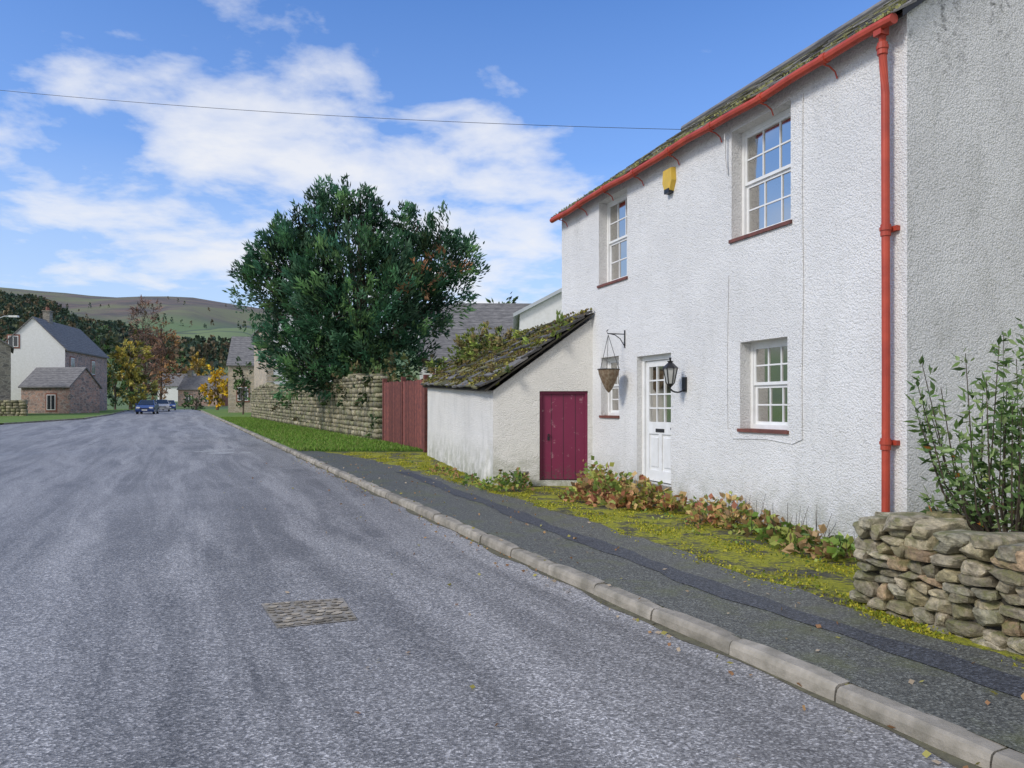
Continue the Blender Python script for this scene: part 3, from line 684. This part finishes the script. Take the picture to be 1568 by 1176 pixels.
def woodland(N,urange,zrange,hmin,hmax,cols,test):
    cnt=0
    while cnt<N:
        u=random.uniform(*urange); Z=random.uniform(*zrange)
        if not test(u,Z): cnt+=0.1; continue
        h=random.uniform(hmin,hmax); b_=np.array([u*Z,Z,float(hill(u,Z))-1]); c=np.array(random.choice(cols))*random.uniform(.6,1.35)
        k=28; t_=rng.random(k)**.8; r=h*.24*(1-t_*.92); a=rng.random(k)*6.283
        p=b_+np.stack([np.cos(a)*r*.3,np.sin(a)*r*.3,t_*h*.9],1)
        dd=np.stack([np.cos(a),np.sin(a),.1+t_*1.1],1)
        P.append(p);D.append(dd);Ls.append(np.full(k,h*.28)*(1.1-.5*t_));Ws.append(np.full(k,h*.16));Cs.append(c*(.6+.6*rng.random((k,1)))+0*p)
        cnt+=1
nz=lambda u,Z:math.sin(u*31+Z*.012)+math.sin(u*13-Z*.02)
con=[(.035,.065,.035),(.045,.08,.04),(.06,.10,.045),(.09,.10,.04),(.16,.12,.06)]
woodland(2500,(-.80,-.28),(330,860),6,11,con,lambda u,Z: Z<np.interp(u,[-.95,-.66,-.6,-.55,-.50,-.44,-.38,-.3],[800,790,760,680,560,470,470,500])+50*nz(u,Z)*.5)
woodland(200,(-.9,-.2),(170,330),5,9,con+[(.26,.17,.05),(.18,.10,.06),(.26,.14,.07)],lambda u,Z: True)
woodland(170,(-.8,-.3),(500,1250),5,9,con,lambda u,Z: abs(math.sin(u*40+Z*.004))<.06 or abs(math.sin(Z*.012+u*5))<.05)
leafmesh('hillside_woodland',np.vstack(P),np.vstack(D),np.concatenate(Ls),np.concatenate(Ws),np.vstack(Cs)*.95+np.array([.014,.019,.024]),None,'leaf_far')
# ------------------------------------------------------------ trees
def crown(lobes,nclump,ntuft,spread,L,Wd,cols,up=.5,inner=.62,dark=.45):
    P=[];D=[];C=[]
    for (cx,cy,cz,rx,ry,rz) in lobes:
        vol=(rx*ry*rz)**(2/3); nc=max(4,int(nclump*vol))
        dirs=unit(rng.normal(size=(nc,3))); rad=inner+(1.05-inner)*rng.random(nc)**.6
        for dd,rr in zip(dirs,rad):
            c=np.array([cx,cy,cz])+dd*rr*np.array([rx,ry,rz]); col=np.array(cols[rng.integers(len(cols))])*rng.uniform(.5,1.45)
            if rr<inner+.15: col=col*dark  # crown shade painted into the leaf colour of inner clumps
            out=unit((dd+np.array([0,0,up]))[None])[0]
            k=ntuft; off=rng.normal(0,1,(k,3))*spread*.42; al=rng.random((k,1)); tip=out*al*spread*1.5
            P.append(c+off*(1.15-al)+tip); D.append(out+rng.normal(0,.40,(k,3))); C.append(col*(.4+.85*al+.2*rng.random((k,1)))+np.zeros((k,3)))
    P=np.vstack(P); n=len(P)
    return P,np.vstack(D),L*(.6+.8*rng.random(n)),Wd*(.7+.6*rng.random(n)),np.vstack(C)
def tree(name,x,y,lobes,trunk,cols,mat='leaf_far',**kw):
    e=empty(name); zb=g(y)-.15
    P,D,L_,W_,C_=crown(lobes,cols=cols,**kw); leafmesh('foliage',P,D,L_,W_,C_,e,mat)
    mb=MB(); r=trunk; top=max(l[2] for l in lobes)
    mb.tube([(x,y,zb),(x+.1,y,zb+(top-zb)*.35),(x,y+.1,zb+(top-zb)*.75),(x,y,top)],[r*1.3,r*.9,r*.5,r*.15],9,0)
    for l in lobes:
        a=Vector((x,y,zb+(l[2]-zb)*.45)); b_=Vector(l[:3]); m_=a.lerp(b_,.5)+Vector((0,0,-.08*(b_-a).length))
        mb.tube([a,m_,b_],[r*.45,r*.3,r*.08],6,0)
        for k in range(4):
            dd=Vector(rng.normal(size=3)).normalized(); mb.tube([b_.lerp(a,.3),b_+Vector((dd.x*l[3],dd.y*l[4],abs(dd.z)*l[5]))*.75],[r*.15,r*.03],5,0)
    mb.build('trunk_and_limbs',['bark'],e,True)
TZ=37.
def lobe(px,py,rx,ry,dy=0,Z=TZ):
    q=Z/1178; return ((px-784)*q,Z+dy,1.6+(622-py)*q,rx*q,(rx+ry)*.45*q,ry*q)
yew=[(.055,.14,.07),(.08,.19,.08),(.04,.11,.055),(.15,.27,.10),(.065,.17,.095),(.12,.23,.13),(.05,.13,.075)]
LB=[lobe(522,400,60,84),lobe(527,308,12,22),lobe(500,336,20,30),lobe(550,342,18,28),lobe(476,352,16,26),lobe(455,425,50,62,-.5),lobe(410,440,28,38),lobe(462,372,22,30),lobe(434,378,14,22),lobe(388,412,14,20),lobe(650,430,54,66,.3),lobe(680,366,15,30),lobe(640,346,14,26),lobe(708,392,16,22),lobe(612,362,15,26),lobe(560,470,88,85,-1.5),lobe(630,490,46,60,-1),lobe(490,510,62,66,-.6),lobe(697,418,26,32,.2),lobe(392,458,20,22),lobe(598,390,26,36,.4),lobe(590,545,60,44,-1.),lobe(520,560,66,36,-1.),lobe(450,525,34,40),lobe(680,455,24,26),lobe(425,402,20,26),lobe(460,565,30,30,-.6),lobe(570,350,12,24)]
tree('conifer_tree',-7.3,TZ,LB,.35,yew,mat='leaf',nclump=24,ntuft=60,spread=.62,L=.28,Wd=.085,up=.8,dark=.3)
P,D,L_,W_,C_=crown([lobe(690,425,22,24,-1.6),lobe(640,465,14,14,-2.4),lobe(655,440,10,12,-2.6)],16,18,.35,.25,.08,[(.26,.14,.07),(.30,.14,.06)],up=.2)
leafmesh('browned_foliage',P,D,L_,W_,C_,bpy.data.objects['conifer_tree'])
def bgtree(name,px,Z,pyb,pyt,wpx,cols,nc=14,nt=16,sp=.5,L=.5,Wd=.3,lob=6):
    q=Z/1178; cx=(px-784)*q; h0=1.6+(622-pyb)*q; h1=1.6+(622-pyt)*q; w=wpx*q/2; lo=[]
    for i in range(lob):
        f=i/(lob-1); zz=h0+(h1-h0)*(.25+.6*f); r=w*(.62-.25*abs(f-.35)); a=random.random()*6.28
        lo.append((cx+math.cos(a)*w*.42*(1-f*.6),Z+math.sin(a)*w*.4,zz,r,r,(h1-h0)*.2))
    tree(name,cx,Z,lo,w*.05+.05,cols,nclump=nc,ntuft=nt,spread=sp,L=L,Wd=Wd,up=.3,inner=.3)
gold=[(.50,.32,.06),(.58,.40,.07),(.36,.26,.06)]; olive=[(.34,.29,.07),(.42,.32,.07),(.22,.22,.07)]; rust=[(.24,.14,.11),(.29,.16,.12),(.18,.11,.10)]; grn=[(.06,.11,.035),(.09,.15,.05),(.04,.08,.03)]
bgtree('autumn_tree',200,120,628,520,72,olive,nc=6,nt=14,L=.6,Wd=.35)
bgtree('bare_birch_tree',222,140,620,455,50,rust,nc=5,nt=16,L=1.0,Wd=.11,sp=.8)
bgtree('autumn_tree',246,150,615,500,58,[(.34,.19,.11),(.38,.21,.09),(.25,.15,.10)],nc=4.5,nt=16,L=.7,Wd=.22,sp=.7)
bgtree('autumn_tree',298,170,612,543,44,gold,nc=4,nt=14,L=.7,Wd=.35)
bgtree('golden_shrub',333,100,626,568,46,[(.72,.42,.02),(.78,.50,.04)],nc=10,nt=14,L=.35,Wd=.28)
bgtree('evergreen_tree',176,110,628,560,36,grn,nc=5,nt=16,L=.6,Wd=.25)
bgtree('evergreen_tree',155,118,628,500,28,grn,nc=5,nt=16,L=.6,Wd=.25)
bgtree('evergreen_tree',272,185,620,545,60,grn,nc=3,nt=14,L=.8,Wd=.3)
bgtree('evergreen_tree',768,70,560,460,50,grn,nc=12,nt=16,L=.5,Wd=.22)
bgtree('ivy_hedge',372,75,630,558,20,grn,nc=10,nt=14,L=.3,Wd=.2)
bgtree('golden_shrub',212,95,630,604,20,[(.40,.35,.06),(.30,.30,.06)],nc=8,nt=14,L=.3,Wd=.2)
bgtree('evergreen_tree',300,130,628,606,60,grn,nc=4,nt=14,L=.4,Wd=.25)
# ivy over the boundary wall
lo=[]
def WZ(px): return min(max(9.44/(.486-(784-px)/1178),30),55)
for px,py,r in ((455,603,20),(500,588,26),(545,583,26),(585,576,22),(475,594,22),(525,590,26),(565,586,22),(440,612,14),(602,568,20)):
    lo.append(lobe(px,py,r,r*.75,.2,WZ(px)))
for px,py,r in ((520,614,16),(470,620,13),(562,606,14),(594,602,13),(505,604,15),(440,624,11),(582,645,6),(540,606,14),(485,612,13),(455,616,12),(575,600,12)):
    z_=WZ(px); l=list(lobe(px,py,r,r*1.1,-.5,z_)); l[4]=.2; lo.append(tuple(l))
lo+=[lobe(612,570,24,15,.5,31),lobe(642,566,22,14,.5,29)]
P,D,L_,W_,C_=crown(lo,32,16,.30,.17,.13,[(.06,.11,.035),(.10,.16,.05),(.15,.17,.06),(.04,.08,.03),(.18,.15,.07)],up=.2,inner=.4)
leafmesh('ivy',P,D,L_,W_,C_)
# growth on the lean-to roof
lo=[]
for x_,v_,r_ in ((4.4,1.7,.34),(5.1,1.9,.38),(5.6,1.7,.34),(6.1,1.85,.26),(4.8,1.45,.26),(7.3,.8,.24),(7.6,.4,.2),(3.8,2.0,.22),(5.7,1.3,.24),(4.0,1.5,.18),(1.8,1.9,.10),(2.6,1.6,.12),(.15,1.2,.06),(.1,1.9,.07),(.1,.5,.06)):
    p=LF(x_,v_,.10); lo.append((p[0],p[1],p[2]+r_*.3,r_*1.2,r_*1.2,r_*.8))
P,D,L_,W_,C_=crown(lo,200,16,.13,.11,.05,[(.20,.26,.05),(.30,.33,.07),(.13,.18,.045),(.32,.25,.10)],up=.6,inner=.3)
leafmesh('roof_vegetation',P,D,L_,W_,C_)
N=15000; f=rng.random(N); v=rng.random(N)**.9; pts=np.array([LF(a*Lr,b_*Wr,.07) for a,b_ in zip(f,v)])
msk=(np.sin(f*19)+np.sin(f*41+v*9)+np.sin(v*13+f*60)+rng.normal(0,.5,N))>.5; pts=pts[msk]; n=len(pts)
leafmesh('roof_moss',pts,rng.normal(0,.6,(n,3))+np.array([0,0,.6]),.055,.06,np.array([[.26,.25,.05],[.17,.15,.06],[.36,.32,.07],[.22,.15,.08]])[rng.integers(0,4,n)]*rng.uniform(.5,1.2,(n,1)),lt)
# ------------------------------------------------------------ bay shrub
sh=empty('bay_shrub'); mb=MB(); bx,by=4.12,6.35; P=[];D=[];C=[]
for k in range(58):
    a=random.random()*6.28; lean=random.uniform(.1,.85); h=random.uniform(.35,1.8)*(1.1-.35*lean)
    r0=Vector((bx+.08*math.cos(a),by+.06*math.sin(a),.3)); tip=Vector((bx+math.cos(a)*lean,by+math.sin(a)*lean*.6,.5+h))
    mid=r0.lerp(tip,.5)+Vector((math.cos(a)*.12,math.sin(a)*.06,-.08)); mb.tube([r0,mid,tip],[.011,.007,.003],5,0)
    for q in range(40):
        t_=.25+.78*random.random()**.55; t_=min(t_,1); p=(r0.lerp(mid,t_*2) if t_<.5 else mid.lerp(tip,t_*2-1)) 
        p=p+Vector((random.gauss(0,.03),random.gauss(0,.03),random.gauss(0,.03)))
        dd=Vector((random.gauss(0,1)+math.cos(a)*.5,random.gauss(0,1),random.gauss(.4,.7))).normalized()
        P.append(p[:]);D.append(dd[:]); c=random.random()
        C.append((.60,.22,.05) if c>.985 else tuple(np.array(random.choice([(.13,.22,.06),(.19,.29,.09),(.30,.39,.16),(.09,.16,.05)]))*random.uniform(.7,1.25)))
mb.build('stems',['bark'],sh)
n=len(P); leafmesh('leaves',np.array(P),np.array(D),rng.uniform(.075,.13,n),rng.uniform(.026,.042,n),np.array(C),sh)
# ------------------------------------------------------------ border plants
def clump(name,items,cols,L,Wd,flat=.4,n=90):
    P=[];D=[];C=[]
    for (s_,p,r,h) in items:
        c0=H(s_,p,0); k=int(n*(r/.25)**1.5); a=rng.random(k)*6.283; rr=np.sqrt(rng.random(k))*r
        z=h*(1-(rr/r)**2)*rng.uniform(.35,1.1,k)+.02; tint=rng.integers(len(cols))
        P.append(np.stack([c0[0]+np.cos(a)*rr,c0[1]+np.sin(a)*rr,z+g(c0[1])],1)); D.append(np.stack([np.cos(a),np.sin(a),rng.normal(flat,.6,k)],1)+rng.normal(0,.4,(k,3)))
        for _ in range(k): C.append(np.array(cols[tint if rng.random()<.35 else rng.integers(len(cols))])*rng.uniform(.65,1.2))
    P=np.vstack(P); m=len(P); return leafmesh(name,P,np.vstack(D),rng.uniform(.6,1.3,m)*L,rng.uniform(.7,1.3,m)*Wd,np.array(C))
ger=[(.55,.28,.13),(.62,.42,.18),(.30,.40,.09),(.48,.50,.12),(.45,.18,.11),(.24,.34,.08),(.60,.46,.18),(.40,.46,.13),(.30,.20,.11)]
gr2=[(.18,.30,.06),(.27,.39,.08),(.38,.42,.10),(.40,.24,.11),(.12,.20,.05)]
clump('geranium_plant',[(3.9,.3,.22,.22),(4.35,.35,.30,.34),(4.75,.5,.36,.42),(5.3,.55,.40,.46),(5.8,.5,.38,.48),(6.3,.45,.32,.42),(5.0,.85,.32,.24),(5.6,1.0,.32,.26),(6.6,.3,.2,.5),(4.5,.75,.26,.2)],ger,.11,.10,.4,105)
clump('geranium_plant',[(2.6,.25,.28,.38),(3.0,.3,.26,.32),(2.25,.35,.24,.26),(2.8,.5,.22,.2)],ger,.09,.08,.6,125)
clump('ivy_plant',[(.4,.4,.24,.18),(.75,.45,.26,.22),(1.1,.42,.26,.20),(1.5,.35,.24,.22),(1.9,.3,.22,.26)],gr2+[(.45,.30,.15)],.11,.095,.3,105)
clump('wall_top_plant',[(-.55,.15,.25,.80),(-.9,.25,.22,.8),(-1.3,.0,.3,.95),(-.2,.2,.2,.5),(-.9,-.1,.3,.95)],gr2,.08,.065,.5,130)
clump('weeds',[(3.6,.12,.14,.2),(7.05,.3,.12,.5),(7.0,1.75,.26,.4),(7.15,1.5,.18,.3),(7.4,2.1,.12,.2),(7.2,1.9,.2,.3),(8.2,2.15,.14,.2),(9.5,2.2,.14,.2),(10.6,2.2,.12,.16)],gr2,.08,.06,.6,130)
clump('weeds',[(3.35+i*.12,.05,.07,.09) for i in range(4)]+[(7.2+i*.9,2.28,.08,.12) for i in range(8)]+[(.3+i*.31,.9+.2*math.sin(i*2.3),.06,.06) for i in range(12)],gr2,.05,.035,.8,60)
mb=MB()
for k in range(90):
    s_=random.choice([random.uniform(4.1,6.7),random.uniform(2.2,3.1),random.uniform(.2,1.9)]); p=random.uniform(.1,.6); a=H(s_,p,.05); b_=H(s_+random.uniform(-.15,.15),p+random.uniform(-.1,.15),random.uniform(.2,.5)); mb.tube([a,b_],[.004,.002],4,0,cap=False)
mb.build('dry_stems',['bark'])
mb=MB(); c0=(.15,14.5); n=16; vs=[]
for r,z in ((.11,.08),(.15,.33),(.165,.33),(.165,.37),(.14,.37),(.13,.32)): vs+=[(c0[0]+r*math.cos(q*6.283/n),c0[1]+r*math.sin(q*6.283/n),z) for q in range(n)]
mb.add(vs,[(k*n+q,k*n+(q+1)%n,(k+1)*n+(q+1)%n,(k+1)*n+q) for k in range(5) for q in range(n)]+[tuple(range(5*n,6*n))]); mb.build('plant_pot',['stone_step'],None,True)
# moss tufts and grass
N=60000; yv=rng.uniform(3.5,23.5,N); offv=np.interp(yv,[o[0] for o in offs],[o[1] for o in offs]); 
wallx=np.where(yv<6.3,3.8-.443*yv+2.0,np.where(yv<14.8,6.77-.356*yv,-.367-.27*(yv-14.9)))
a0=3.8-.443*yv+offv-.16; tt=rng.random(N); xv=a0+(wallx-a0)*tt
pn=np.sin(xv*5+yv*3)+np.sin(xv*2.3-yv*4.1)+np.sin(xv*11+yv*1.3)+rng.normal(0,.7,N); kp=(pn>.25)&(wallx>a0)
xv,yv,tt=xv[kp],yv[kp],tt[kp]; n=len(xv)
mc=np.array([[.36,.37,.03],[.50,.46,.04],[.20,.26,.03],[.54,.48,.05]])[rng.integers(0,4,n)]*rng.uniform(.6,1.15,(n,1))
leafmesh('moss',np.stack([xv,yv,gv(yv)-.012],1),rng.normal(0,.9,(n,3))+np.array([0,0,.6]),rng.uniform(.012,.035,n),rng.uniform(.012,.028,n),mc)
N=42000; yv=24+38*rng.random(N)**1.3; a0=3.8-.443*yv+.18; a1=9.44-.486*yv-.3; xv=a0+(a1-a0)*rng.random(N)
leafmesh('grass',np.stack([xv,yv,gv(yv)],1),rng.normal(0,.35,(N,3))+np.array([0,0,1]),rng.uniform(.07,.16,N),rng.uniform(.02,.04,N),np.array([[.17,.32,.04],[.23,.39,.06],[.12,.24,.035],[.28,.33,.09]])[rng.integers(0,4,N)]*rng.uniform(.7,1.2,(N,1)))
N=420; yv=rng.uniform(3.5,22,N); xv=3.8-.443*yv+np.where(rng.random(N)<.55,rng.normal(-.12,.12,N),rng.uniform(.2,1.9,N)); k2=rng.random(N)<.12; xv[k2]-=rng.uniform(0,3,k2.sum())
zv=gv(yv)+np.where(xv<3.8-.443*yv,-.09,.012)
leafmesh('fallen_leaves',np.stack([xv,yv,zv],1),np.stack([rng.normal(0,1,N),rng.normal(0,1,N),np.full(N,.15)],1),rng.uniform(.025,.06,N),rng.uniform(.02,.04,N),np.array([[.45,.27,.12],[.32,.17,.08],[.5,.4,.28],[.4,.36,.1]])[rng.integers(0,4,N)])
# ------------------------------------------------------------ overhead cable, pole, lamp
mb=MB(); a=Vector((3.86,17.1,7.75)); b_=Vector((-20.2,21.2,11.0)); pts=[]
for i in range(31):
    f=i/30; p=a.lerp(b_,f); p.z-=.3*4*f*(1-f); pts.append(p)
mb.tube(pts,.006,5,0); mb.build('overhead_cable',['cable'])
mb=MB(); mb.tube([(-20.2,21.2,-.2),(-20.2,21.2,11.3)],[.16,.11],12,0); mb.box(-20.9,-19.5,21.1,21.2,10.6,10.72,0); mb.build('telegraph_pole',['bark'])
def streetlamp(x,y,h,s_):
    mb=MB(); z=g(y); mb.tube([(x,y,z),(x,y,z+h*.2),(x,y,z+h-.8),(x+s_*.3,y,z+h-.25),(x+s_*1.0,y,z+h),(x+s_*1.5,y,z+h)],[.09,.06,.05,.045,.04,.04],8,0)
    mb.box(x+s_*1.4 if s_>0 else x-2.1,x+2.1 if s_>0 else x-1.4,y-.13,y+.13,z+h-.08,z+h+.06,1); mb.build('street_lamp',['pale_roof','headlight'])
streetlamp(W(-12,62),62,8.2,1)
# ------------------------------------------------------------ sky
wd=bpy.data.worlds.new('World'); S.world=wd; wd.use_nodes=True; t=NT(wd.node_tree); t.n.clear()
out=t.add('ShaderNodeOutputWorld'); bg=t.add('ShaderNodeBackground'); t.l.new(bg.outputs[0],out.inputs[0]); bg.inputs[1].default_value=.125
sky=t.add('ShaderNodeTexSky',sky_type='NISHITA',sun_disc=False); SE,SR=math.radians(38),math.radians(235)
sky.sun_elevation=SE; sky.sun_rotation=SR; sky.air_density=1.; sky.dust_density=.6; sky.ozone_density=2.5
v=t.vmath('NORMALIZE',t.add('ShaderNodeTexCoord').outputs['Generated']); sx=t.add('ShaderNodeSeparateXYZ',i={0:v}); z=t.math('MAXIMUM',sx.outputs[2],.0)
den=t.math('ADD',z,.16)
cv=t.add('ShaderNodeCombineXYZ',i={0:t.math('DIVIDE',sx.outputs[0],den),1:t.math('DIVIDE',sx.outputs[1],den),2:5.1}).outputs[0]
n1=t.noise(cv,2.7,7,.55,.15); n2=t.noise(cv,.8,2,.5,.2)
def blob(px,py,pw,amt):
    q=Vector(((px-784)/1178,1,(622-py)/1178)).normalized(); dt=t.vmath('DOT_PRODUCT',v,tuple(q)); return t.math('MULTIPLY',t.math('POWER',t.math('MAXIMUM',dt,0.),pw),amt)
bias=t.math('ADD',blob(590,260,60,.11),t.math('ADD',blob(740,400,60,.13),blob(180,350,110,.08)))
bias=t.math('ADD',bias,blob(270,100,200,.06))
bias=t.math('SUBTRACT',bias,blob(1050,40,25,.12)); bias=t.math('SUBTRACT',bias,blob(120,0,50,.10))
back=t.math('MULTIPLY',t.ramp(t.math('MULTIPLY',sx.outputs[1],-1.),[(.0,0.),(.5,1.)]),.22)  # extra unseen cloud added behind the camera to whiten the ambient light
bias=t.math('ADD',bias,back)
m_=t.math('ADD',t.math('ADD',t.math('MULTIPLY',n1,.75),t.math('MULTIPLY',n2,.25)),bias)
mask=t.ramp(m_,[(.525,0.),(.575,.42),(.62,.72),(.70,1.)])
haze=t.ramp(z,[(.0,.85),(.14,.55),(.30,.12),(.5,0.)])
tint=t.mix(1.,sky.outputs[0],(.78,1.16,1.70),'MULTIPLY')
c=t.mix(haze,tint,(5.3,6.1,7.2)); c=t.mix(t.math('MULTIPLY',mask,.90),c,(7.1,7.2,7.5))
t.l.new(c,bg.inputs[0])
sl=bpy.data.lights.new('sun','SUN'); sl.energy=2.3; sl.angle=math.radians(14); sl.color=(1,.95,.885)
so=bpy.data.objects.new('sun',sl); S.collection.objects.link(so)
sd=Vector((math.sin(SR)*math.cos(SE),math.cos(SR)*math.cos(SE),math.sin(SE))); so.rotation_euler=sd.to_track_quat('Z','Y').to_euler()
# camera
cd=bpy.data.cameras.new('camera'); co=bpy.data.objects.new('camera',cd); S.collection.objects.link(co)
co.location=(0,0,1.6); co.rotation_euler=(math.radians(90),0,0); cd.sensor_width=36; cd.lens=1178/1568*36
cd.shift_y=(622-588)/1568; cd.clip_end=6000; cd.clip_start=.05
S.camera=co
S.view_settings.view_transform='Standard'; S.view_settings.look='None'; S.view_settings.exposure=0
